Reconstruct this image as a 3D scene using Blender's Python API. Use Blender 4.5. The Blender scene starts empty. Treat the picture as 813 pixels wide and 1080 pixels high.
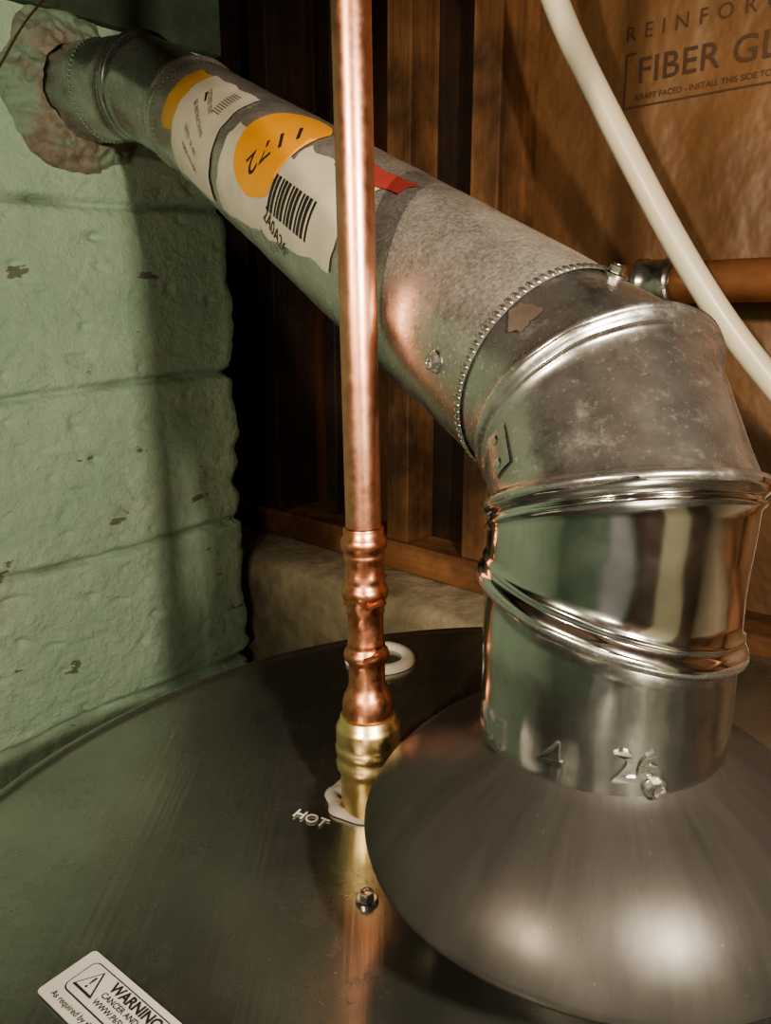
import bpy, math, random
from mathutils import Vector, Matrix, noise
random.seed(4)
V = Vector
scene = bpy.context.scene
COL = scene.collection
try:
    scene.view_settings.look = 'AgX - Medium High Contrast'
except Exception as e:
    print('look', e)

# ---------------------------------------------------------------- helpers
def link(o, parent=None):
    COL.objects.link(o)
    if parent: o.parent = parent
    return o

def empty(name):
    return link(bpy.data.objects.new(name, None))

def mesh_obj(name, verts, faces, mat, parent=None, smooth=True):
    me = bpy.data.meshes.new(name)
    me.from_pydata([tuple(v) for v in verts], [], faces)
    me.update()
    if smooth:
        for p in me.polygons: p.use_smooth = True
    me.materials.append(mat)
    return link(bpy.data.objects.new(name, me), parent)

def nodes(name):
    m = bpy.data.materials.new(name); m.use_nodes = True
    nt = m.node_tree
    return m, nt, nt.nodes['Principled BSDF']

def N(nt, t, **kw):
    n = nt.nodes.new(t)
    for k, v in kw.items():
        if k in n.inputs: n.inputs[k].default_value = v
        else: setattr(n, k, v)
    return n

def ramp(nt, src, stops):
    r = nt.nodes.new('ShaderNodeValToRGB')
    el = r.color_ramp.elements
    while len(el) < len(stops): el.new(0.5)
    for e, (p, c) in zip(el, stops):
        e.position = p
        e.color = (c, c, c, 1) if isinstance(c, (int, float)) else (*c, 1)
    nt.links.new(src, r.inputs['Fac'])
    return r.outputs['Color']

def coords(nt, scale=(1, 1, 1), rot=(0, 0, 0)):
    tc = nt.nodes.new('ShaderNodeTexCoord')
    mp = nt.nodes.new('ShaderNodeMapping')
    mp.inputs['Scale'].default_value = scale
    mp.inputs['Rotation'].default_value = rot
    nt.links.new(tc.outputs['Object'], mp.inputs['Vector'])
    return mp.outputs['Vector']

def polar(nt, ka, kz):
    tc = nt.nodes.new('ShaderNodeTexCoord'); s = nt.nodes.new('ShaderNodeSeparateXYZ')
    nt.links.new(tc.outputs['Object'], s.inputs[0])
    at = nt.nodes.new('ShaderNodeMath'); at.operation = 'ARCTAN2'
    nt.links.new(s.outputs['X'], at.inputs[0]); nt.links.new(s.outputs['Y'], at.inputs[1])
    m1 = nt.nodes.new('ShaderNodeMath'); m1.operation = 'MULTIPLY'; m1.inputs[1].default_value = ka
    nt.links.new(at.outputs[0], m1.inputs[0])
    m2 = nt.nodes.new('ShaderNodeMath'); m2.operation = 'MULTIPLY'; m2.inputs[1].default_value = kz
    nt.links.new(s.outputs['Z'], m2.inputs[0])
    c = nt.nodes.new('ShaderNodeCombineXYZ')
    nt.links.new(m1.outputs[0], c.inputs[0]); nt.links.new(m2.outputs[0], c.inputs[1])
    return c.outputs[0]

def noi(nt, vec, scale, detail=4, rough=.55):
    n = N(nt, 'ShaderNodeTexNoise', Scale=scale, Detail=detail, Roughness=rough)
    nt.links.new(vec, n.inputs['Vector'])
    return n.outputs['Fac']

def bump(nt, b, src, strength, dist):
    n = N(nt, 'ShaderNodeBump', Strength=strength, Distance=dist)
    nt.links.new(src, n.inputs['Height'])
    nt.links.new(n.outputs['Normal'], b.inputs['Normal'])

def mixc(nt, fac, a, b):
    m = nt.nodes.new('ShaderNodeMix'); m.data_type = 'RGBA'
    if isinstance(fac, (int, float)): m.inputs[0].default_value = fac
    else: nt.links.new(fac, m.inputs[0])
    for i, c in ((6, a), (7, b)):
        if isinstance(c, tuple): m.inputs[i].default_value = (*c, 1)
        else: nt.links.new(c, m.inputs[i])
    return m.outputs[2]

def plain(name, col, rough=.5, metal=0.0, bscale=0, bdist=.001, var=.12):
    m, nt, b = nodes(name)
    v = coords(nt)
    f = noi(nt, v, 30)
    lo = tuple(c * (1 - var) for c in col); hi = tuple(min(1, c * (1 + var)) for c in col)
    nt.links.new(ramp(nt, f, [(.3, lo), (.7, hi)]), b.inputs['Base Color'])
    b.inputs['Roughness'].default_value = rough
    b.inputs['Metallic'].default_value = metal
    if bscale: bump(nt, b, noi(nt, v, bscale), .6, bdist)
    return m

# ---------------------------------------------------------------- materials
def mat_metal(name, c0, c1, r0, r1, scale=14, bmp=.0004, speck=None, metal=1.0):
    m, nt, b = nodes(name)
    v = coords(nt)
    f = noi(nt, v, scale, 6, .65)
    col = ramp(nt, f, [(.3, c0), (.7, c1)])
    b.inputs['Metallic'].default_value = metal
    rr = ramp(nt, noi(nt, v, scale * 2.3, 5, .7), [(.3, r0), (.72, r1)])
    if speck:
        sp = ramp(nt, noi(nt, v, 420, 3, .6), [(.60, 0.0), (.70, 1.0)])
        col = mixc(nt, sp, col, speck)
        sm = ramp(nt, noi(nt, coords(nt, (1, 1, 1.6)), 34, 8, .75), [(.54, 0.0), (.68, .6)])
        col = mixc(nt, sm, col, tuple(c * .9 for c in speck))
        dk = ramp(nt, noi(nt, coords(nt, (1.3, 1, 1)), 26, 8, .75), [(.30, .7), (.44, 0.0)])
        col = mixc(nt, dk, col, (.16, .145, .13))
        rr = mixc(nt, sm, rr, (.55, .55, .55))
    nt.links.new(col, b.inputs['Base Color'])
    nt.links.new(rr, b.inputs['Roughness'])
    bump(nt, b, noi(nt, v, scale * 1.2, 3, .5), .5, bmp)
    return m

M_galv = mat_metal('galvanized_new', (.56, .565, .57), (.80, .80, .80), .08, .21, 18, .0012)
M_elbow = mat_metal('galvanized_elbow_dull', (.34, .34, .335), (.54, .535, .52), .19, .36, 24, .0009, (.72, .71, .69), .93)
M_copper = mat_metal('copper', (.54, .26, .17), (.74, .41, .30), .28, .44, 60, .00015)
M_copper2 = mat_metal('copper_fitting', (.46, .18, .11), (.72, .35, .23), .26, .44, 120, .0003)
M_brass = mat_metal('brass', (.64, .46, .22), (.82, .66, .38), .26, .42, 60, .0002)
M_screw = mat_metal('zinc_screw', (.5, .5, .5), (.75, .75, .75), .15, .3, 60, .0001)

def mat_hood():
    m, nt, b = nodes('hood_steel')
    f = noi(nt, polar(nt, 4, 14), 1.0, 7, .7)
    col = ramp(nt, f, [(.3, (.034, .032, .030)), (.7, (.060, .057, .053))])
    sp = ramp(nt, noi(nt, coords(nt), 300, 3, .6), [(.70, 0.0), (.76, .35)])
    col = mixc(nt, sp, col, (.16, .15, .14))
    nt.links.new(col, b.inputs['Base Color'])
    b.inputs['Metallic'].default_value = .45
    nt.links.new(ramp(nt, noi(nt, polar(nt, 5, 16), 1.0, 6, .7), [(.3, .36), (.72, .46)]), b.inputs['Roughness'])
    bump(nt, b, noi(nt, coords(nt), 14, 4, .5), .5, .0010)
    return m
M_hood = mat_hood()

def mat_dusty():
    m, nt, b = nodes('galvanized_dusty')
    v = coords(nt)
    f = noi(nt, v, 22, 8, .7)
    base = ramp(nt, f, [(.3, (.40, .39, .38)), (.7, (.62, .60, .58))])
    geo = nt.nodes.new('ShaderNodeNewGeometry')
    sx = nt.nodes.new('ShaderNodeSeparateXYZ')
    nt.links.new(geo.outputs['Normal'], sx.inputs[0])
    up = ramp(nt, sx.outputs['Z'], [(-.1, 0.10), (.35, .38), (.90, .72)])
    fine = ramp(nt, noi(nt, v, 480, 5, .75), [(.36, .35), (.64, 1.0)])
    patchy = ramp(nt, noi(nt, v, 17, 6, .65), [(.34, .50), (.60, 1.0)])
    mul = nt.nodes.new('ShaderNodeMath'); mul.operation = 'MULTIPLY'
    nt.links.new(up, mul.inputs[0]); nt.links.new(fine, mul.inputs[1])
    mul2 = nt.nodes.new('ShaderNodeMath'); mul2.operation = 'MULTIPLY'
    nt.links.new(mul.outputs[0], mul2.inputs[0]); nt.links.new(patchy, mul2.inputs[1])
    dust = mul2.outputs[0]
    spots = ramp(nt, noi(nt, v, 620, 2, .5), [(.62, 0.0), (.68, 1.0)])
    base = mixc(nt, spots, base, (.80, .78, .74))
    dcol = ramp(nt, noi(nt, v, 40, 8, .75), [(.35, (.17, .148, .125)), (.65, (.27, .245, .21))])
    nt.links.new(mixc(nt, dust, base, dcol), b.inputs['Base Color'])
    inv = nt.nodes.new('ShaderNodeMath'); inv.operation = 'SUBTRACT'; inv.inputs[0].default_value = 1
    nt.links.new(dust, inv.inputs[1])
    nt.links.new(inv.outputs[0], b.inputs['Metallic'])
    r = ramp(nt, noi(nt, v, 60, 5, .7), [(.3, .22), (.7, .38)])
    nt.links.new(r, b.inputs['Roughness'])
    bump(nt, b, noi(nt, v, 260, 4, .6), .20, .0003)
    return m
M_dusty = mat_dusty()

def mat_tank():
    m, nt, b = nodes('heater_top_steel')
    v = coords(nt)
    f = noi(nt, v, 7, 6, .6)
    base = ramp(nt, f, [(.3, (.31, .325, .30)), (.7, (.47, .485, .455))])
    sm = ramp(nt, noi(nt, coords(nt, (1, 2.2, 1), (0, 0, .6)), 16, 8, .75), [(.56, 0.0), (.74, .6)])
    base = mixc(nt, sm, base, (.52, .51, .48))
    sp = ramp(nt, noi(nt, v, 330, 2, .5), [(.69, 0.0), (.74, .7)])
    base = mixc(nt, sp, base, (.6, .58, .52))
    nt.links.new(base, b.inputs['Base Color'])
    b.inputs['Metallic'].default_value = .94
    nt.links.new(ramp(nt, noi(nt, v, 18, 7, .75), [(.3, .15), (.72, .35)]), b.inputs['Roughness'])
    w = noi(nt, coords(nt, (260, 6, 1), (0, 0, .25)), 1, 3, .5)
    bump(nt, b, w, .25, .0004)
    return m
M_tank = mat_tank()
M_jacket = plain('heater_jacket_enamel', (.32, .33, .33), .4)

def mat_green():
    m, nt, b = nodes('green_block_paint')
    v = coords(nt)
    base = ramp(nt, noi(nt, v, 6, 8, .68), [(.3, (.38, .58, .43)), (.7, (.60, .79, .61))])
    worn = ramp(nt, noi(nt, coords(nt, (1, 1, 1.8)), 10, 9, .75), [(.54, 0.0), (.70, .7)])
    base = mixc(nt, worn, base, (.68, .76, .62))
    fine = ramp(nt, noi(nt, v, 70, 8, .75), [(.35, 0.0), (.60, .0), (.74, .6)])
    base = mixc(nt, fine, base, (.26, .34, .25))
    dirt = ramp(nt, noi(nt, v, 13, 8, .75), [(.55, 0.0), (.70, .7)])
    base = mixc(nt, dirt, base, (.34, .38, .28))
    chip = ramp(nt, noi(nt, coords(nt, (.8, .8, 1.7)), 17, 5, .6), [(.65, 0.0), (.665, .85)])
    base = mixc(nt, chip, base, (.18, .175, .145))
    at = nt.nodes.new('ShaderNodeAttribute'); at.attribute_name = 'joint_dirt_shade'
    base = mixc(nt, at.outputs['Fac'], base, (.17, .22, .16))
    nt.links.new(base, b.inputs['Base Color'])
    b.inputs['Roughness'].default_value = .45
    h = noi(nt, v, 80, 9, .68)
    bump(nt, b, h, .75, .008)
    return m
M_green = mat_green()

def mat_green_brick():
    m, nt, b = nodes('green_block_plain')
    v = coords(nt)
    nt.links.new(ramp(nt, noi(nt, v, 6, 6), [(.3, (.20, .32, .24)), (.7, (.28, .42, .31))]), b.inputs['Base Color'])
    b.inputs['Roughness'].default_value = .6
    bump(nt, b, noi(nt, v, 50, 8), .8, .005)
    return m
M_green2 = mat_green_brick()
M_cream = plain('cream_reflection_paint', (.82, .78, .56), .5, 0, 30, .001, .05)
M_wreflect = plain('white_reflection_paint', (.74, .78, .84), .5, 0, 30, .001, .05)
M_panel = plain('brown_panelling', (.13, .08, .05), .5, 0, 30, .002, .2)

def mat_wood(name, c0, c1, axis=2):
    m, nt, b = nodes(name)
    sc = [34, 34, 34]; sc[axis] = 2.2
    v = coords(nt, tuple(sc))
    f = noi(nt, v, 1, 6, .6)
    big = noi(nt, coords(nt), 6, 5, .65)
    base = ramp(nt, f, [(.3, c0), (.68, c1)])
    base = mixc(nt, ramp(nt, big, [(.40, 0.0), (.60, .88)]), base, tuple(c * .28 for c in c0))
    nt.links.new(base, b.inputs['Base Color'])
    b.inputs['Roughness'].default_value = .75
    bump(nt, b, f, .8, .004)
    return m
M_wood_v = mat_wood('stud_wood', (.08, .034, .014), (.29, .145, .066), 2)
M_wood_h = mat_wood('plate_wood', (.15, .06, .028), (.34, .16, .075), 1)
M_wood_j = mat_wood('joist_wood', (.06, .03, .015), (.13, .065, .03), 0)
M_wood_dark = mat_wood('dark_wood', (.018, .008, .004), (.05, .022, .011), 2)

def mat_kraft(name, c0, c1):
    m, nt, b = nodes(name)
    v = coords(nt)
    f = noi(nt, v, 5, 7, .6)
    nt.links.new(ramp(nt, f, [(.3, c0), (.7, c1)]), b.inputs['Base Color'])
    b.inputs['Roughness'].default_value = .5
    bump(nt, b, noi(nt, coords(nt, (1, 1, .7), (.5, 0, 0)), 11, 4, .5), .9, .018)
    return m
M_kraft = mat_kraft('kraft_paper', (.095, .047, .023), (.19, .10, .047))
M_kraft_d = mat_kraft('kraft_paper_shaded', (.045, .02, .009), (.11, .05, .022))  # darker kraft copy; shade of the stud gap put into its colour
M_conc = plain('masonry_tan', (.32, .27, .195), .85, 0, 60, .006, .3)
M_floor = plain('floor_concrete', (.25, .24, .22), .8, 0, 20, .003)
M_ink = plain('black_ink', (.02, .02, .02), .6)
M_ink_f = plain('faded_ink', (.068, .035, .018), .7)
M_ink_g = plain('grey_ink', (.12, .11, .10), .7)
M_paper = plain('label_paper', (.48, .455, .39), .5, 0, 0, 0, .15)
M_label = plain('white_label', (.52, .51, .49), .4, 0, 0, 0, .04)
M_orange = plain('orange_sticker', (.68, .31, .04), .45, 0, 0, 0, .08)
M_tan = plain('tan_strip', (.46, .27, .07), .5)
M_red = plain('red_print', (.30, .05, .045), .5)
M_pex = plain('pex_white', (.62, .565, .455), .33, 0, 0, 0, .03)
M_plast = plain('white_plastic', (.70, .67, .61), .4, 0, 0, 0, .03)
M_brownpipe = mat_metal('aged_copper', (.44, .19, .10), (.70, .35, .20), .30, .46, 40, .0003, None, .6)
M_beam = plain('beam_dark_green', (.055, .085, .055), .7, 0, 40, .003, .3)
M_foam = plain('foam_ring', (.38, .37, .34), .9, 0, 150, .003, .3)
M_wire = plain('wire_brown', (.08, .05, .03), .6)
M_rust = plain('rust_stain', (.06, .045, .035), .7, 0, 200, .0005, .5)
M_white_ink = plain('pale_ink', (.55, .55, .51), .5)

# ---------------------------------------------------------------- geometry helpers
def lathe(name, prof, mat, parent=None, seg=96, wob=None):
    vs, fs = [], []
    for (r, z) in prof:
        for i in range(seg):
            a = 2 * math.pi * i / seg
            rr = r + (wob(r, z, a) if wob else 0)
            vs.append((rr * math.cos(a), rr * math.sin(a), z))
    for j in range(len(prof) - 1):
        for i in range(seg):
            k = (i + 1) % seg
            fs.append((j * seg + i, j * seg + k, (j + 1) * seg + k, (j + 1) * seg + i))
    return mesh_obj(name, vs, fs, mat, parent)

def frame(ax):
    ax = ax.normalized()
    t = V((0, 0, 1)) if abs(ax.z) < .8 else V((1, 0, 0))
    u = ax.cross(t).normalized(); w = ax.cross(u).normalized()
    return u, w

BEAD = [(0, .0030), (.0010, .0031), (.0024, .0027), (.0038, .0014), (.0048, .0002), (.0056, 0), (.0064, .0009), (.0074, .0014), (.0084, .0009), (.0094, 0)]
BEAD_S = [(0, .0030), (.001, .0028), (.0022, .0018), (.0032, .0004), (.0042, 0)]
NOB = [(0, 0), (.002, 0)]

def gore(vs, fs, P0, n0, P1, n1, ax, R, pr0, pr1, seg=144, mid=10, dent=.0005):
    ax = ax.normalized(); u, w = frame(ax)
    base = len(vs); rings = None
    for i in range(seg):
        a = 2 * math.pi * i / seg
        rd = u * math.cos(a) + w * math.sin(a)
        def s_at(P, n, rr):
            return (P - (P0 + rd * rr)).dot(n) / ax.dot(n)
        s0 = s_at(P0, n0, R); s1 = s_at(P1, n1, R)
        pts = []
        L = s1 - s0
        sc = max(.02, min(1, L * .48 / max(pr0[-1][0], pr1[-1][0])))
        for d, o in pr0: pts.append((s_at(P0, n0, R + o) + d * sc, o))
        a0 = s0 + pr0[-1][0] * sc; a1 = s1 - pr1[-1][0] * sc
        for k in range(1, mid):
            pts.append((a0 + (a1 - a0) * k / mid, 0))
        for d, o in reversed(pr1): pts.append((s_at(P1, n1, R + o) - d * sc, o))
        rings = len(pts)
        for s, o in pts:
            p = P0 + rd * R + ax * s
            dn = noise.noise(p * 28) * dent + noise.noise(p * 75) * dent * .35
            vs.append(p + rd * (o + dn))
    for i in range(seg):
        k = (i + 1) % seg
        for j in range(rings - 1):
            fs.append((base + i * rings + j, base + k * rings + j, base + k * rings + j + 1, base + i * rings + j + 1))

def bead_ring(name, P, n, ax, R, r, mat, parent, seg=144, ms=12):
    ax = ax.normalized(); u, w = frame(ax)
    ctr = []
    for i in range(seg):
        a = 2 * math.pi * i / seg
        rd = u * math.cos(a) + w * math.sin(a)
        s = -(rd * R).dot(n) / ax.dot(n)
        ctr.append(P + rd * R + ax * s)
    vs, fs = [], []
    for i in range(seg):
        t = (ctr[(i + 1) % seg] - ctr[i - 1]).normalized()
        o1 = (ctr[i] - P).normalized(); o2 = t.cross(o1).normalized(); o1 = o2.cross(t).normalized()
        for k in range(ms):
            b = 2 * math.pi * k / ms
            vs.append(ctr[i] + (o1 * math.cos(b) + o2 * math.sin(b)) * r)
    for i in range(seg):
        i2 = (i + 1) % seg
        for k in range(ms):
            k2 = (k + 1) % ms
            fs.append((i * ms + k, i2 * ms + k, i2 * ms + k2, i * ms + k2))
    return mesh_obj(name, vs, fs, mat, parent)

def box(name, x0, x1, y0, y1, z0, z1, mat, parent=None, bev=.0, M=None):
    vs = [(x, y, z) for x in (x0, x1) for y in (y0, y1) for z in (z0, z1)]
    fs = [(0, 1, 3, 2), (4, 6, 7, 5), (0, 4, 5, 1), (2, 3, 7, 6), (0, 2, 6, 4), (1, 5, 7, 3)]
    cx, cy, cz = (x0 + x1) / 2, (y0 + y1) / 2, (z0 + z1) / 2
    vs = [(a - cx, b - cy, c - cz) for a, b, c in vs]
    o = mesh_obj(name, vs, fs, mat, parent, smooth=False)
    T = Matrix.Translation((cx, cy, cz))
    o.matrix_world = (M @ T) if M else T
    if bev:
        md = o.modifiers.new('bev', 'BEVEL'); md.width = bev; md.segments = 2
    return o

def curve_tube(name, pts, r, mat, parent=None, res=16):
    c = bpy.data.curves.new(name, 'CURVE'); c.dimensions = '3D'
    c.bevel_depth = r; c.bevel_resolution = 8; c.resolution_u = res; c.use_fill_caps = True
    s = c.splines.new('NURBS'); s.points.add(len(pts) - 1)
    for p, q in zip(s.points, pts): p.co = (*q, 1)
    s.use_endpoint_u = True; s.order_u = 4
    o = bpy.data.objects.new(name, c); link(o, None)
    dg = bpy.context.evaluated_depsgraph_get()
    me = bpy.data.meshes.new_from_object(o.evaluated_get(dg))
    bpy.data.objects.remove(o)
    for p in me.polygons: p.use_smooth = True
    me.materials.clear(); me.materials.append(mat)
    return link(bpy.data.objects.new(name, me), parent)

def text_geo(body, size, ext=.0003, align='CENTER', bold=0.0, space=1.0):
    c = bpy.data.curves.new('t', 'FONT'); c.body = body; c.size = size; c.extrude = ext
    c.align_x = align; c.align_y = 'CENTER'; c.offset = bold; c.space_character = space
    c.resolution_u = 4
    o = bpy.data.objects.new('t', c); COL.objects.link(o)
    dg = bpy.context.evaluated_depsgraph_get()
    me = bpy.data.meshes.new_from_object(o.evaluated_get(dg))
    vs = [v.co.copy() for v in me.vertices]; fs = [tuple(p.vertices) for p in me.polygons]
    bpy.data.objects.remove(o); bpy.data.meshes.remove(me)
    return vs, fs

def text_obj(name, body, size, fn, mat, parent=None, ext=.0003, align='CENTER', bold=0.0, space=1.0):
    vs, fs = text_geo(body, size, ext, align, bold, space)
    return mesh_obj(name, [fn(v) for v in vs], fs, mat, parent, smooth=False)

def screw(name, p, n, parent, s=1.0):
    n = V(n).normalized(); u, w = frame(n)
    vs, fs = [], []
    prof = [(.0062, -.001, 0), (.0062, .0008, 0), (.0052, .0014, 0), (.0040, .0014, 1), (.0040, .0044, 1), (.0034, .0052, 1),
            (.0022, .0050, 0), (.0018, .0040, 0), (.0001, .0040, 0)]
    seg = 36
    for r, h, hx in prof:
        for i in range(seg):
            a = 2 * math.pi * i / seg
            rr = r
            if hx:
                b = (a % (math.pi / 3)) - math.pi / 6
                rr = r * .92 / math.cos(b)
            vs.append(V(p) + (u * math.cos(a) + w * math.sin(a)) * rr * s + n * h * s)
    for j in range(len(prof) - 1):
        for i in range(seg):
            k = (i + 1) % seg
            fs.append((j * seg + i, j * seg + k, (j + 1) * seg + k, (j + 1) * seg + i))
    return mesh_obj(name, vs, fs, M_screw, parent, smooth=False)

# ---------------------------------------------------------------- dimensions (metres, tank top at z = 0)
TC = V((.100, .2855, 0)); TR = .327
FX, FY = .0870, .2855
R4 = .0482
FLOOR = -1.25

# ---------------------------------------------------------------- water heater
wh = empty('water_heater')
prof = [(.0001, 0), (.05, 0)] + [(.05 + (TR - .062) * i / 24, 0) for i in range(1, 25)] + \
       [(TR - .007, .0004), (TR - .004, .0018), (TR - .0015, .0012), (TR, -.002), (TR + .0005, -.03), (TR - .0015, -.034)]
o = lathe('tank_top', prof, M_tank, wh, 160, None)
for v in o.data.vertices:
    if v.co.z > -.001:
        v.co.z += noise.noise(v.co * 9) * .0007
o.location = TC
o = lathe('tank_jacket', [(TR - .002, -.034), (TR - .002, FLOOR + .03), (TR - .01, FLOOR + .02), (TR - .03, FLOOR + .02), (TR - .03, FLOOR)], M_jacket, wh, 96)
o.location = TC
o = lathe('port_cap_ring', [(.017, .0005), (.017, .0035), (.019, .0055), (.0235, .0055), (.0265, .003), (.027, .0005)], M_plast, wh, 64)
o.location = (-.004, .548, 0)
o = lathe('port_cap_center', [(.0001, .0012), (.0175, .0012)], M_tank, wh, 48); o.location = (-.004, .548, 0)
def wf(r, z, a): return noise.noise(V((math.cos(a) * 2, math.sin(a) * 2, r * 60))) * .0030
o = lathe('foam_collar', [(.012, .0008), (.013, .003), (.016, .0042), (.0195, .0028), (.0205, .0006)], M_foam, wh, 64, wf)
o.location = (-.0120, .370, 0)
# HOT lettering
ux = V((.868, -.497, 0)); uy = V((.497, .868, 0))
text_obj('hot_lettering', 'HOT', .0094, lambda v: V((-.0390, .3535, .0009)) + ux * v.x + uy * v.y + V((0, 0, v.z)), M_white_ink, wh, .0002)
screw('tank_screw', (-.0083, .2957, .0006), (0, 0, 1), wh, .85)
screw('tank_screw_b', (.20, .50, .0006), (0, 0, 1), wh, .85)
# warning label
lx = V((.789, -.614, 0)); ly = V((.614, .789, 0)); lo = V((-.1352, .2465, .0010))
def LB(x, y, z=0): return lo + lx * x + ly * y + V((0, 0, z))
def plate(name, x0, x1, y0, y1, z, mat, par, r=.002):
    pts = []
    for cx, cy, a0 in ((x1 - r, y1 - r, 0), (x0 + r, y1 - r, 90), (x0 + r, y0 + r, 180), (x1 - r, y0 + r, 270)):
        for k in range(5):
            a = math.radians(a0 + k * 22.5); pts.append((cx + r * math.cos(a), cy + r * math.sin(a)))
    n = len(pts)
    vs = [LB(x, y, z) for x, y in pts] + [LB(x, y, z - .0004) for x, y in pts]
    fs = [tuple(range(n))] + [(i, i + n, (i + 1) % n + n, (i + 1) % n) for i in range(n)]
    return mesh_obj(name, vs, fs, mat, par, smooth=False)
plate('warning_label', 0, .092, 0, .0255, .0003, M_label, wh)
plate('warning_box_outer', .006, .088, .0072, .0228, .0005, M_ink, wh, .003)
plate('warning_box_inner', .0066, .0874, .0078, .0222, .0007, M_label, wh, .0026)
def tri(s): return [(.0145 - s, .0150 - s * .75), (.0145 + s, .0150 - s * .75), (.0145, .0150 + s)]
for nm, s, z, mt in (('warning_triangle', .0062, .0009, M_ink), ('warning_triangle_in', .0049, .0011, M_label)):
    mesh_obj(nm, [LB(x, y, z) for x, y in tri(s)], [(0, 1, 2)], mt, wh, False)
text_obj('warning_mark', '!', .0075, lambda v: LB(.0145 + v.x, .0145 + v.y, .0013), M_ink, wh, 0, bold=.0001)
text_obj('warning_word', 'WARNING', .0060, lambda v: LB(.0225 + v.x, .0190 + v.y, .0010), M_ink, wh, 0, 'LEFT', .00022)
text_obj('warning_line1', 'CANCER AND REPRODUCTIVE HARM', .0034, lambda v: LB(.0225 + v.x, .0146 + v.y, .0010), M_ink, wh, 0, 'LEFT', .00006)
text_obj('warning_line2', 'WWW.P65WARNINGS.CA.GOV', .0034, lambda v: LB(.0225 + v.x, .0108 + v.y, .0010), M_ink, wh, 0, 'LEFT', .00006)
text_obj('warning_line3', 'As required by the State of California', .0036, lambda v: LB(.006 + v.x, .0036 + v.y, .0008), M_ink, wh, 0, 'LEFT', .00002)

# ---------------------------------------------------------------- draft hood
dh = empty('draft_hood')
hp = [(R4 - .0015, .0935), (R4 + .0014, .0905), (.0535, .0872), (.0600, .0838), (.0670, .0798), (.0735, .0756), (.0800, .0706), (.0860, .0648),
      (.0910, .0588), (.0945, .0532), (.0966, .0484), (.0974, .0462), (.0970, .0446), (.0955, .0446), (.0935, .0480), (.0880, .0580), (.0780, .0690), (.060, .0805)]
o = lathe('hood_skirt', hp, M_hood, dh, 160, lambda r, z, a: noise.noise(V((math.cos(a) * 2, math.sin(a) * 2, z * 30))) * .0008 * min(1, (r - .046) / .01))
o.location = (FX + .0012, FY, .001)
o = lathe('flue_outlet', [(.038, .002), (.046, .002), (.047, .004), (.0475, .030), (.050, .034), (.044, .036), (.040, .004)], M_hood, dh, 96); o.location = (FX, FY, 0)
o = lathe('hood_baffle', [(.001, .048), (.03, .050), (.060, .052), (.062, .050), (.03, .046), (.001, .045)], M_hood, dh, 96); o.location = (FX, FY, 0)
for k, ang in enumerate((50, 170, 290)):
    a = math.radians(ang)
    d = V((math.cos(a), math.sin(a), 0)); t = V((-math.sin(a), math.cos(a), 0)); c0 = V((FX, FY, 0))
    pr = [(.075, .0012), (.062, .0012), (.066, .030), (.085, .058)]
    vs = []
    for r, z in pr:
        for sx_ in (-.006, .006):
            for th in (0, .0012):
                vs.append(c0 + d * r + t * sx_ + V((0, 0, z + th)))
    fs = []
    for j in range(3):
        b0 = j * 4; b1 = b0 + 4
        fs += [(b0, b0 + 2, b1 + 2, b1), (b0 + 1, b1 + 1, b1 + 3, b0 + 3), (b0, b1, b1 + 1, b0 + 1), (b0 + 2, b0 + 3, b1 + 3, b1 + 2)]
    mesh_obj('hood_leg_%d' % (k + 1), vs, fs, M_screw, dh, False)

# ---------------------------------------------------------------- flue vent
fl = empty('flue_vent_pipe')
up = V((0, 0, 1))
Pc = V((FX, FY, .086)); J1 = V((FX, FY, .1440)); n1 = V((.24, -.03, 1)).normalized()
J2 = V((FX + .0015, FY, .1870)); J3 = V((.0860, .3145, .2175)); F = V((-.184, .8135, .442))
a3 = (J3 - J2).normalized(); ap = (F - J3).normalized()
n2 = (up + a3).normalized()
n3 = (a3 + ap + up * .12).normalized()
SC = .027
vs, fs = [], []
gore(vs, fs, Pc, up, J1, n1, up, R4, NOB, BEAD_S)
mesh_obj('elbow_collar', vs, fs, M_galv, fl)
vs, fs = [], []
a2 = (J2 - J1).normalized()
gore(vs, fs, J1, n1, J2, n2, a2, R4 + .0002, BEAD, BEAD, dent=.0009)
mesh_obj('elbow_lower', vs, fs, M_galv, fl)
vs, fs = [], []
gore(vs, fs, J2, n2, J3, n3, a3, R4 + .0001, BEAD_S, BEAD, dent=.0008)
gore(vs, fs, J3, n3, J3 + ap * (SC + .05), ap, ap, R4 - .0004, BEAD_S, NOB)
mesh_obj('elbow_upper', vs, fs, M_elbow, fl)
bead_ring('swivel_bead_1', J1, n1, a2, R4 + .0014, .0022, M_elbow, fl)
bead_ring('swivel_bead_2', J2, n2, a2, R4 + .0014, .0022, M_elbow, fl)
bead_ring('swivel_bead_3', J3, n3, a3, R4 + .0014, .0022, M_elbow, fl)
Ja = J3 + ap * .592; Jb = V((-.243, .866, .478)); Je = V((-.375, .950, .490))
aa = (Jb - Ja).normalized(); ab = (Je - Jb).normalized()
vs, fs = [], []
gore(vs, fs, J3 + ap * SC, ap, Ja, (ap + aa).normalized(), ap, R4 + .0004, NOB, BEAD_S, mid=60, dent=.0005)
mesh_obj('straight_pipe', vs, fs, M_dusty, fl)
vs, fs = [], []
gore(vs, fs, Ja, (ap + aa).normalized(), Jb, (aa + ab).normalized(), aa, R4, BEAD_S, BEAD)
gore(vs, fs, Jb, (aa + ab).normalized(), Je, ab, ab, R4, BEAD, NOB)
mesh_obj('wall_elbow', vs, fs, M_elbow, fl)

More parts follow.
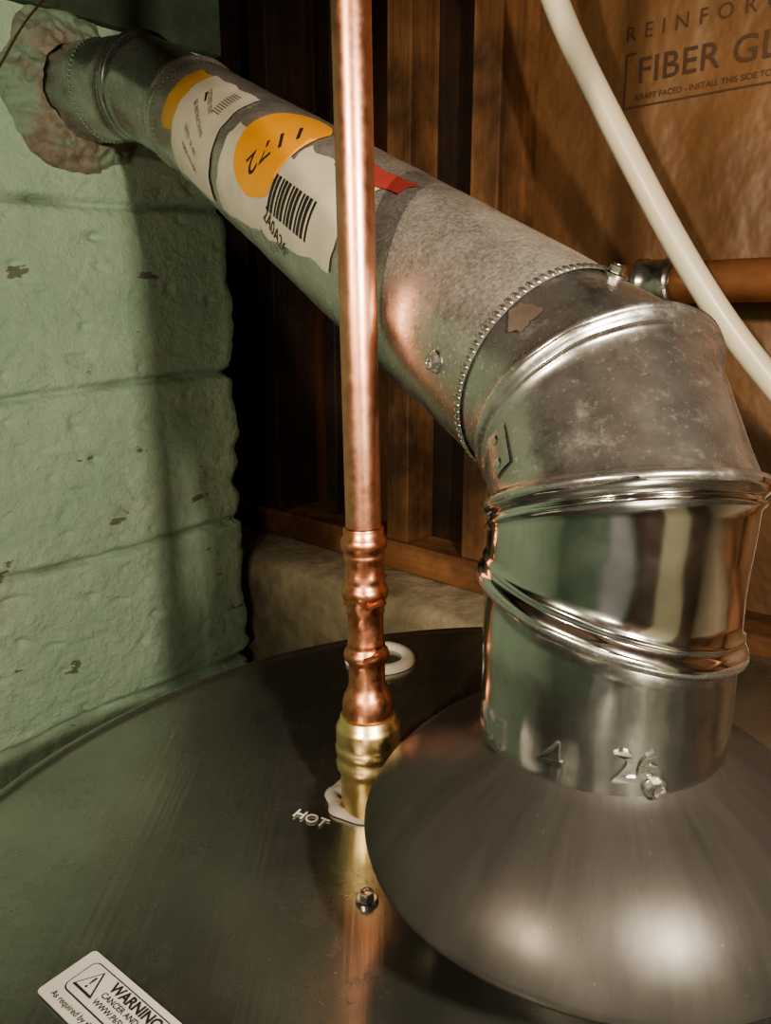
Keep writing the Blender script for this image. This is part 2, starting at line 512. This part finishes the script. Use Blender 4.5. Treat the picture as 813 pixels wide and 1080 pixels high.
# crimp dots
def dots(name, P, ax, R, n, r, mat):
    u, w = frame(ax); vs, fs = [], []
    for i in range(n):
        a = 2 * math.pi * i / n
        rd = u * math.cos(a) + w * math.sin(a); td = ax.cross(rd).normalized()
        c = P + rd * R; b = len(vs)
        for lat in range(4):
            th = math.pi / 2 * lat / 3
            for k in range(8):
                ph = 2 * math.pi * k / 8
                vs.append(c + rd * (r * .6 * math.sin(th)) + (ax * math.cos(ph) * 1.7 + td * math.sin(ph) * .85) * r * math.cos(th))
        for lat in range(3):
            for k in range(8):
                k2 = (k + 1) % 8
                fs.append((b + lat * 8 + k, b + lat * 8 + k2, b + lat * 8 + 8 + k2, b + lat * 8 + 8 + k))
    mesh_obj(name, vs, fs, mat, fl)
dots('crimp_ring_near', J3 + ap * (SC + .003), ap, R4 + .0004, 90, .0014, M_elbow)
dots('crimp_ring_far', Ja - ap * .025, ap, R4, 66, .0015, M_galv)
dots('crimp_ring_wall', Jb + ab * .055, ab, R4, 60, .0018, M_galv)

# pipe surface frame: s along axis, phi round it
Pm = J3 + ap * .35
mm = (V((0, 0, .254)) - Pm); mm = (mm - ap * mm.dot(ap)).normalized()
qq = ap.cross(mm).normalized()
if qq.z < 0: qq = -qq
def PS(s, phi, lift=0.0):
    return J3 + ap * s + (mm * math.cos(phi) + qq * math.sin(phi)) * (R4 + .0012 + lift)
def patch(name, s0, s1, p0, p1, mat, lift=0, jag=0, ns=24, npn=20, skew=0, cut=None):
    vs, fs = [], []
    for i in range(ns + 1):
        for j in range(npn + 1):
            s = s0 + (s1 - s0) * i / ns
            lo_, hi_ = p0, p1
            if cut: lo_ = p0 + (p1 - p0) * cut * (1 - i / ns)
            if jag:
                lo_ += noise.noise(V((s * 45, p0, lift * 999))) * jag
                hi_ += noise.noise(V((s * 45, p1 + 5, lift * 999))) * jag
            p = lo_ + (hi_ - lo_) * j / npn
            s += skew * (p - (p0 + p1) / 2)
            if jag: s += noise.noise(V((p * 5, (s0 if i < ns / 2 else s1), 3))) * jag * .05 * abs(2 * i / ns - 1)
            vs.append(PS(s, p, lift))
    for i in range(ns):
        for j in range(npn):
            a = i * (npn + 1) + j
            fs.append((a, a + 1, a + npn + 2, a + npn + 1))
    return mesh_obj(name, vs, fs, mat, fl)
def disc(name, sc, pc, r0, mat, lift, asp=1.25, jag=.08, fr_=2.0):
    vs, fs = [PS(sc, pc, lift)], []
    nr, na = 6, 48
    for i in range(1, nr + 1):
        for k in range(na):
            a = 2 * math.pi * k / na
            r = r0 * i / nr * (1 + jag * noise.noise(V((math.cos(a) * fr_, math.sin(a) * fr_, 5))))
            vs.append(PS(sc + max(-r0 * .72, r * math.cos(a)) * asp, pc + r * math.sin(a) / R4, lift))
    for k in range(na): fs.append((0, 1 + k, 1 + (k + 1) % na))
    for i in range(nr - 1):
        for k in range(na):
            b = 1 + i * na; fs.append((b + k, b + na + k, b + na + (k + 1) % na, b + (k + 1) % na))
    return mesh_obj(name, vs, fs, mat, fl)
def tmap(sc, pc, ang, lift):
    ca, sa = math.cos(ang), math.sin(ang)
    def f(v):
        p = v.x * ca - v.y * sa; q = v.x * sa + v.y * ca
        return PS(sc - p, pc + q / R4, lift + v.z)
    return f
patch('sticker_strip', .492, .530, -.45, .75, M_tan, 0, .06)
patch('sticker_cream', .385, .494, -1.05, .78, M_paper, .0001, .06)
text_obj('sticker_digit', '1', .022, tmap(.455, .34, -2.0, .0003), M_ink, fl, 0)
for k, pp in enumerate((.30, .0, -.35, -.6)):
    text_obj('sticker_print_%d' % k, ('CERTIFIED VENT', 'SEE INSTRUCTIONS', 'LISTED  UL 441', 'MADE IN USA')[k], .0062, tmap(.440, pp, -.35, .0003), M_ink_g, fl, 0)
for k in range(10):
    patch('sticker_bar_%d' % k, .405, .422, .20 + k * .045, .20 + k * .045 + .022, M_ink_g, .0003, 0, 2, 1)
patch('sticker_lower', .165, .365, -1.0, .25, M_paper, 0, .10, cut=.40)
disc('sticker_round', .300, .30, .036, M_orange, .0003, 1.35)
text_obj('sticker_number', '1172', .025, tmap(.297, .28, -2.1, .0006), M_ink, fl, 0)
patch('sticker_red', .150, .220, .52, .80, M_red, .0001, .12)
patch('sticker_white_edge', .165, .26, .10, .52, M_paper, .00005, .12)
for k in range(12):
    patch('barcode_%d' % k, .200 + k * .0054, .200 + k * .0054 + (.0038 if k % 3 else .0025), -.42, .02, M_ink, .0003, 0, 1, 6, .01)
text_obj('barcode_text', '2A0A26', .012, tmap(.245, -.58, -.3, .0005), M_ink, fl, 0)
text_obj('barcode_text_b', 'item 30', .0075, tmap(.260, -.78, -.3, .0005), M_ink_g, fl, 0)
disc('rust_mark', .018, .22, .0060, M_rust, -.0008, 1.2, .7, 1.6)

# embossed collar stamps
def cyl(phi0, z0):
    return lambda v: V((FX + (R4 + .0003 + v.z) * math.sin(phi0 + v.x / R4), FY - (R4 + .0003 + v.z) * math.cos(phi0 + v.x / R4), z0 + v.y))
text_obj('stamp_4', '4', .0185, cyl(-.63, .1015), M_galv, fl, .0008, bold=.0005)
text_obj('stamp_26', '26', .0165, cyl(-.02, .1035), M_galv, fl, .0008, bold=.0005)
text_obj('stamp_lm', 'LM', .0165, cyl(-1.28, .1005), M_galv, fl, .0008, bold=.0005)
def cpt(phi, z, r=R4): return V((FX + r * math.sin(phi), FY - r * math.cos(phi), z)), V((math.sin(phi), -math.cos(phi), 0))
p, n = cpt(.12, .0965); screw('collar_screw', p, n, fl, .75)
for nm, s, ph in (('pipe_screw', .050, -.50), ('pipe_screw_top', .022, 1.22)):
    c = J3 + ap * s; d = (mm * math.cos(ph) + qq * math.sin(ph)); screw(nm, c + d * R4, d, fl, .8)
# riveted lap seam on upper elbow gore
um = V((-.55, -.83, 0)); um = (um - a3 * um.dot(a3)).normalized(); uq = a3.cross(um).normalized()
vs, fs = [], []
for i in range(9):
    for j in range(7):
        s = .000 + i * .0022; ph = -.62 + j * .045
        vs.append(J2 + a3 * (s + .006) + (um * math.cos(ph) + uq * math.sin(ph)) * (R4 + .0008))
for i in range(8):
    for j in range(6):
        a = i * 7 + j; fs.append((a, a + 1, a + 8, a + 7))
mesh_obj('lap_seam', vs, fs, M_elbow, fl)
for k in range(2):
    d = (um * math.cos(-.50) + uq * math.sin(-.50)); c = J2 + a3 * (.010 + .010 * k) + d * (R4 + .001)
    u, w = frame(d); vv = [c + d * .0014]; ff = []
    for i in range(12):
        a = 2 * math.pi * i / 12; vv.append(c + (u * math.cos(a) + w * math.sin(a)) * .0020)
    ff = [(0, 1 + i, 1 + (i + 1) % 12) for i in range(12)]
    mesh_obj('rivet_%d' % (k + 1), vv, ff, M_galv, fl)

# ---------------------------------------------------------------- copper supply pipe
cp = empty('copper_water_pipe')
def hexw(r, z, a):
    if .1130 < z < .1155 or .1270 < z < .1300:
        return .0006 * math.cos(6 * a)
    return 0
brass = [(.0145, .0005), (.0150, .002), (.0150, .022), (.0156, .024), (.0168, .0252), (.0172, .028), (.0168, .0305), (.0162, .0315), (.0165, .0335),
         (.0172, .0345), (.0174, .037), (.0170, .0385), (.0164, .0395), (.0168, .041), (.0168, .0475), (.0162, .0492), (.0150, .0505), (.0144, .054), (.0130, .0548), (.0105, .0548)]
lathe('brass_adapter', brass, M_brass, cp, 96)
fit = [(.0128, .0545), (.0132, .0580), (.0130, .0620), (.0118, .0660), (.0102, .0690), (.0094, .0720), (.0093, .0820), (.0096, .0840),
       (.0112, .0852), (.0117, .0875), (.0112, .0898), (.0098, .0910), (.0095, .0930), (.0097, .0935), (.0093, .0945), (.0090, .1020), (.0090, .1090),
       (.0097, .1100), (.0096, .1130), (.0101, .1142), (.0101, .1160), (.0114, .1180), (.0120, .1205), (.0114, .1232), (.0103, .1245), (.0101, .1270), (.0104, .1285), (.0099, .1300),
       (.0098, .1370), (.0103, .1380), (.0103, .1400), (.0099, .1410), (.0112, .1430), (.0117, .1458), (.0112, .1485), (.0101, .1495), (.0101, .1530), (.0098, .1540), (.0088, .1542)]
lathe('press_fitting', fit, M_copper2, cp, 96, hexw)
lathe('copper_tube', [(.0088, .150 + i * .03) for i in range(27)], M_copper, cp, 64)
for k, (z, a) in enumerate(((.1165, -1.1), (.1180, -2.2), (.0895, -1.3))):
    vv = []; c = V((math.cos(a) * .0112, math.sin(a) * .0112, z)); t = V((-math.sin(a), math.cos(a), .3)).normalized(); d = V((math.cos(a), math.sin(a), 0))
    for sx_ in (-1, 1):
        for sz in (-1, 1):
            for sd in (-1, 1):
                vv.append(c + t * sx_ * .0045 + V((0, 0, 1)) * sz * .0009 + d * sd * .0009)
    mesh_obj('press_tab_%d' % (k + 1), vv, [(0, 1, 3, 2), (4, 6, 7, 5), (0, 4, 5, 1), (2, 3, 7, 6), (0, 2, 6, 4), (1, 5, 7, 3)], M_copper2, cp, False)
cp.location = (-.0082, .3640, 0)
cp.rotation_euler = (math.radians(-2.0), math.radians(-1.0), 0)

# ---------------------------------------------------------------- PEX
curve_tube('pex_water_pipe', [(.09, .74, .93), (.093, .738, .75), (.108, .732, .60), (.1345, .7235, .507), (.187, .6988, .4085), (.235, .676, .3177),
            (.283, .657, .242), (.330, .6425, .188), (.368, .605, .13), (.393, .56, .03), (.40, .53, -.2), (.40, .52, -1.2)], .0106, M_pex)

# ---------------------------------------------------------------- room (rotated frame: x toward back corner, -y into the room)
TH = math.radians(46.8)
W0 = V((-.412, .84, 0))
RM = Matrix.Translation(W0) @ Matrix.Rotation(TH, 4, 'Z')
XE = .306; YT = .20
def grid_coords(a, b, fa, fb, step, cstep):
    out = []; x = a
    while x < b - 1e-6:
        out.append(x); x += step if fa <= x < fb else cstep
    out.append(b); return out
xs = grid_coords(-2.6, XE, -.40, XE, .0045, .06)
zs = grid_coords(FLOOR, .56, -.40, .56, .0030, .05)
ycap = [.004, .01, .02, .035, .055, .08, .12, YT]
COURSE = [.373 + .2032 * k for k in range(-8, 2)]
def groove(x, z):
    z2 = z - .035 * x
    dz = min(abs(z2 - c + noise.noise(V((x * 6, c * 9, 0))) * .005 + noise.noise(V((x * 25, c * 9, 0))) * .0018) for c in COURSE)
    row = int(math.floor((z2 - .373) / .2032))
    vx = [-.10 - .4064 * k for k in range(7)] if row % 2 else [-.303 - .4064 * k for k in range(7)]
    dx = min(abs(x - q) for q in vx)
    mod = .75 + .45 * noise.noise(V((x * 14, z * 3, 5)))
    g = math.exp(-(dz / .0045) ** 2) * .0105 * mod + math.exp(-(dx / .0036) ** 2) * .005
    return g, dz
vs, fs, dirt_shade_w = [], [], []
cols = [(x, 0.0, 0) for x in xs] + [(XE, y, 1) for y in ycap]
for (x, y, cap) in cols:
    for z in zs:
        g, dz = groove(x, z)
        dirt_shade_w.append(min(1, .70 * math.exp(-(dz / .0036) ** 2) * max(.05, .6 + 1.2 * noise.noise(V((x * 16, y * 10, z * 4))))))  # dirty joints, with groove shade painted in where front light flattens them
        nn = noise.noise(V((x * 9, y * 9, z * 9))) * .0020 + noise.noise(V((x * 30, y * 30, z * 38))) * .0016 + noise.noise(V((x * 90, y * 90, z * 110))) * .0011
        pit = noise.noise(V((x * 45 + 9, y * 45, z * 60)))
        if pit > .42: nn -= (pit - .42) * .018
        if not cap:
            edge = math.exp(-((XE - x) / .006) ** 2)
            yy = -nn + g + edge * .005
            xx = x
            if XE - x < .03:
                k = 1 - (XE - x) / .03
                xx = x + k * (noise.noise(V((7, z * 14, 2))) * .012 + noise.noise(V((1, z * 45, 2))) * .008 - math.exp(-(dz / .006) ** 2) * .012)
            vs.append((xx, yy, z))
        else:
            xx = XE + noise.noise(V((7, z * 14, 2))) * .012 + noise.noise(V((1, z * 45, 2))) * .008 - math.exp(-(dz / .006) ** 2) * .012
            vs.append((xx + nn, y + .003, z))
nz = len(zs)
for i in range(len(cols) - 1):
    for j in range(nz - 1):
        a = i * nz + j
        fs.append((a, a + nz, a + nz + 1, a + 1))
o = mesh_obj('wall_left', vs, fs, M_green)
att = o.data.attributes.new('joint_dirt_shade', 'FLOAT', 'POINT')
att.data.foreach_set('value', dirt_shade_w)
o.matrix_world = RM
# cement collar round the vent
hc = RM.inverted() @ Je
colr = empty('cement_patch')
wl = (RM.inverted().to_3x3() @ ab).normalized()
t_ = (0 - hc.y) / wl.y
cw = hc + wl * t_
vs, fs = [], []
nr, na = 40, 180
for i in range(nr + 1):
    for k in range(na):
        a = 2 * math.pi * k / na
        big = 1 + .45 * noise.noise(V((math.cos(a) * 1.5, math.sin(a) * 1.5, 2))) + .15 * noise.noise(V((math.cos(a) * 5, math.sin(a) * 5, 2)))
        r = .0455 + (.036 * big) * i / nr
        h = .022 * (1 - (i / nr)) ** .8 + .006 * noise.noise(V((math.cos(a) * r * 50, math.sin(a) * r * 50, 1))) + .005 * noise.noise(V((math.cos(a) * r * 130, math.sin(a) * r * 130, 4)))
        if i >= nr - 1: h = -.012
        vs.append((cw.x + r * math.cos(a) * 1.03, -h - .001, cw.z + r * math.sin(a)))
for i in range(nr):
    for k in range(na):
        k2 = (k + 1) % na
        fs.append((i * na + k, i * na + k2, (i + 1) * na + k2, (i + 1) * na + k))
mcem, nt, b = nodes('cement_green_mix')
v = coords(nt)
f = ramp(nt, noi(nt, v, 18, 6, .65), [(.44, 0.0), (.56, 1.0)])
g0 = ramp(nt, noi(nt, v, 60, 6, .65), [(.3, (.20, .17, .13)), (.7, (.50, .44, .36))])
nt.links.new(mixc(nt, f, g0, (.34, .48, .36)), b.inputs['Base Color'])
b.inputs['Roughness'].default_value = .85
bump(nt, b, noi(nt, v, 80, 9, .75), 1.0, .006)
o = mesh_obj('cement_ring', vs, fs, mcem, colr)
o.matrix_world = RM
box('beam_left', -2.6, .30, -.012, .19, .56, .72, M_beam, None, .003, RM)

# back wall framing
XF = .412
fr = empty('wall_back')
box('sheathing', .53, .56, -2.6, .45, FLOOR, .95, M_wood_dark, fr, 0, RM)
def stud(name, y0, y1, mat=M_wood_v, x0=XF, x1=XF + .089):
    return box(name, x0, x1, y0, y1, -.038, .72, mat, fr, .002, RM)
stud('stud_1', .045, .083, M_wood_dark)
stud('stud_2', -.218, -.180)
stud('stud_3', -.345, -.307)
for k, y in enumerate((-.75, -1.155, -1.56, -1.97, -2.37)):
    stud('stud_%d' % (k + 4), y - .038, y)
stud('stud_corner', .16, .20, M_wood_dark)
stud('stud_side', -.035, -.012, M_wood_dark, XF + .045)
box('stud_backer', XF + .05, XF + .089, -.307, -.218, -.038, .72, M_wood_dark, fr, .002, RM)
box('sill_plate', XF - .004, XF + .12, -2.6, .30, -.078, -.038, M_wood_h, fr, .003, RM)
box('top_plate', XF - .01, XF + .12, -2.6, .30, .72, .76, M_wood_h, fr, .003, RM)
# foundation under the sill with protruding rough ledge
vs, fs = [], []
ys = [-2.6 + i * .01 for i in range(291)]
pf = [(.53, -.078), (.44, -.079), (.40, -.080), (.372, -.083), (.352, -.086), (.342, -.092), (.338, -.10), (.337, -.115), (.337, -.13), (.337, -.145), (.337, -.16), (.337, -.18), (.337, -.20), (.337, -.24), (.337, -.30), (.336, -.6), (.336, FLOOR)]
for y in ys:
    for x, z in pf:
        q = V((x * 20, y * 20, z * 20))
        vs.append((x + noise.noise(q) * .006 + noise.noise(q * 3) * .003, y, z + noise.noise(q * 1.7) * .003 * (1 if z < -.0785 else 0)))
n = len(pf)
for i in range(len(ys) - 1):
    for j in range(n - 1):
        a = i * n + j; fs.append((a, a + 1, a + n + 1, a + n))
o = mesh_obj('foundation_ledge', vs, fs, M_conc, fr); o.matrix_world = RM
# kraft insulation
def kraft(name, y0, y1, xb=.485, mat=None):
    vs, fs = [], []
    nyy, nzz = 24, 50
    for i in range(nyy + 1):
        for j in range(nzz + 1):
            t = i / nyy; y = y0 + (y1 - y0) * t; z = -.038 + .758 * j / nzz
            bul = math.sin(math.pi * t) ** .6 * .016
            vs.append((xb - bul + noise.noise(V((y * 9, z * 5, 2))) * .005, y, z))
    for i in range(nyy):
        for j in range(nzz):
            a = i * (nzz + 1) + j; fs.append((a, a + 1, a + nzz + 2, a + nzz + 1))
    o = mesh_obj(name, vs, fs, mat or M_kraft, fr); o.matrix_world = RM
    return o
kraft('kraft_insulation_1', -.180, .045, .49, M_kraft_d)
kraft('kraft_insulation_2', -.75, -.345)
for k, y in enumerate((-.75, -1.155, -1.56, -1.97)):
    kraft('kraft_insulation_%d' % (k + 3), y - .405, y - .038)
def KR(y0, z0, tilt=0):
    def f(v):
        t = max(0, min(1, (y0 - v.x + .75) / .405))
        bul = math.sin(math.pi * t) ** .6 * .016
        y = y0 - v.x; z = z0 + v.y
        nx = noise.noise(V((y * 9, z * 5, 2))) * .005
        return RM @ V((.485 - bul + nx - .0012, y, z))
    return f
text_obj('print_fiber_glass', 'FIBER GLASS', .033, KR(-.470, .490), M_ink_f, fr, 0, 'LEFT', .0002, 1.04)
text_obj('print_reinforced', 'R E I N F O R C E D', .019, KR(-.455, .526), M_ink_f, fr, 0, 'LEFT', .0, 1.15)
text_obj('print_small', 'KRAFT FACED - INSTALL THIS SIDE TOWARD LIVING SPACE', .0075, KR(-.470, .467), M_ink_f, fr, 0, 'LEFT', 0, 1)
def bar(name, y0, y1, z0, z1):
    n_ = 16; vs = []; fs = []
    f = KR(0, 0)
    for i in range(n_ + 1):
        y = y0 + (y1 - y0) * i / n_
        vs += [f(V((-y, z0, 0))), f(V((-y, z1, 0)))]
    for i in range(n_): fs.append((2 * i, 2 * i + 1, 2 * i + 3, 2 * i + 2))
    mesh_obj(name, vs, fs, M_ink_f, fr, False)
bar('print_frame_left', -.457, -.4588, .458, .509)
bar('print_frame_bottom', -.457, -.72, .458, .4598)
bar('print_frame_top', -.457, -.468, .5072, .509)

# horizontal pipe on the back wall
hpipe = empty('copper_branch_pipe')
def cylx(name, y0, y1, r, x, z, mat, prof=None):
    L = abs(y1 - y0)
    pr = prof or [(.0001, 0), (r, 0), (r, L), (.0001, L)]
    o = lathe(name, pr, mat, hpipe, 64)
    if not prof:
        for p in o.data.polygons:
            if abs(p.normal.z) > .5: p.use_smooth = False
    o.matrix_world = RM @ Matrix.Translation((x, y0, z)) @ Matrix.Rotation(math.radians(90), 4, 'X')
    return o
cylx('pipe_run', -.30, -2.3, .0180, XF - .030, .284, M_brownpipe)
cylx('coupling', -.530, 0, 0, XF - .030, .284, M_elbow, [(.0185, 0), (.0220, .001), (.0220, .008), (.0205, .010), (.0205, .026), (.0220, .028), (.0220, .036), (.0185, .037)])

# shell
box('floor', -2.7, .60, -2.7, .30, FLOOR - .05, FLOOR, M_floor, None, 0, RM)
box('wall_front', -2.7, -2.6, -2.7, .2, FLOOR, .95, M_green2, None, 0, RM)
box('wall_right', -2.6, .53, -2.7, -2.6, FLOOR, .95, M_panel, None, 0, RM)
box('ceiling', -2.7, .60, -2.7, .30, .95, .98, M_wood_j, None, 0, RM)
def reflection_door(name, along, a0, a1, mat):  # unseen doors, added as pale surfaces for the flue elbow to reflect
    e = empty(name)
    if along == 'x':   # on wall_right
        def B(n, p, q, d0, d1, z0, z1): return box(n, p, q, -2.6 + d0, -2.6 + d1, z0, z1, mat, e, .004, RM)
    else:
        def B(n, p, q, d0, d1, z0, z1): return box(n, -2.6 + d0, -2.6 + d1, p, q, z0, z1, mat, e, .004, RM)
    B('slab', a0, a1, .0, .035, FLOOR, .75)
    w_ = a1 - a0
    for i in range(2):
        for j, (z0, z1) in enumerate(((-1.1, -.45), (-.35, .15), (.25, .62))):
            B('panel_%d_%d' % (i, j), a0 + .08 + i * (w_ / 2 - .03), a0 + w_ / 2 - .05 + i * (w_ / 2 - .03), .035, .045, z0, z1)
    B('jamb_l', a0 - .07, a0, .0, .05, FLOOR, .82); B('jamb_r', a1, a1 + .07, .0, .05, FLOOR, .82); B('jamb_top', a0, a1, .0, .05, .75, .82)
reflection_door('reflection_door_1', 'x', -1.05, -.35, M_cream)
reflection_door('reflection_door_2', 'y', -2.30, -1.65, M_wreflect)
js = empty('ceiling_joists')
for k in range(7):
    y = .16 - k * .406
    box('joist_%d' % (k + 1), -2.6, .53, y - .038, y, .765, .95, M_wood_j, js, .002, RM)

# loose wires near the ceiling
wr = empty('thermostat_wire')
def LW(pts): return [tuple(RM @ V(p)) for p in pts]
curve_tube('wire_a', LW([(-.35, -.03, .50), (-.1, -.035, .545), (.0, -.03, .555), (.10, -.03, .575), (.22, -.04, .62), (.3, -.03, .75)]), .0013, M_wire, wr)
curve_tube('wire_b', LW([(-.05, -.025, .40), (.02, -.03, .47), (.04, -.03, .54), (.12, -.03, .60), (.2, -.03, .75)]), .0010, M_wire, wr)

# ---------------------------------------------------------------- lights
def point(name, loc, w, col, r):
    l = bpy.data.lights.new(name, 'POINT'); l.energy = w; l.color = col; l.shadow_soft_size = r
    o = bpy.data.objects.new(name, l); o.location = loc; link(o); return o
point('inspection_lamp', (.208, -.126, .382), 23, (1.0, .86, .67), .016)
# work lamp aimed at the vent pipe, cone added to spare the left wall
l = bpy.data.lights.new('work_lamp', 'SPOT'); l.energy = 34; l.color = (1.0, .82, .59); l.shadow_soft_size = .016
l.spot_size = math.radians(52); l.spot_blend = .45
o = bpy.data.objects.new('work_lamp', l); o.location = (-.42, -.36, .52); link(o)
o.rotation_euler = (V((.11, .45, .26)) - V(o.location)).to_track_quat('-Z', 'Y').to_euler()
lp = RM @ V((-1.80, -1.75, .45))
point('room_fill_light', lp, 21, (1.0, .88, .70), .06)  # added fill, out of view; lights the pale panels mirrored in the metal
w = bpy.data.worlds.new('World'); scene.world = w; w.use_nodes = True
w.node_tree.nodes['Background'].inputs[0].default_value = (.8, .9, 1, 1)
w.node_tree.nodes['Background'].inputs[1].default_value = .05

# ---------------------------------------------------------------- camera
c = bpy.data.cameras.new('Camera'); c.sensor_fit = 'VERTICAL'; c.sensor_height = 36; c.lens = 36 * 820 / 1080
c.clip_start = .01
co = bpy.data.objects.new('Camera', c); co.location = (0, 0, .254); co.rotation_euler = (math.radians(90 - 14.1), 0, 0)
link(co); scene.camera = co
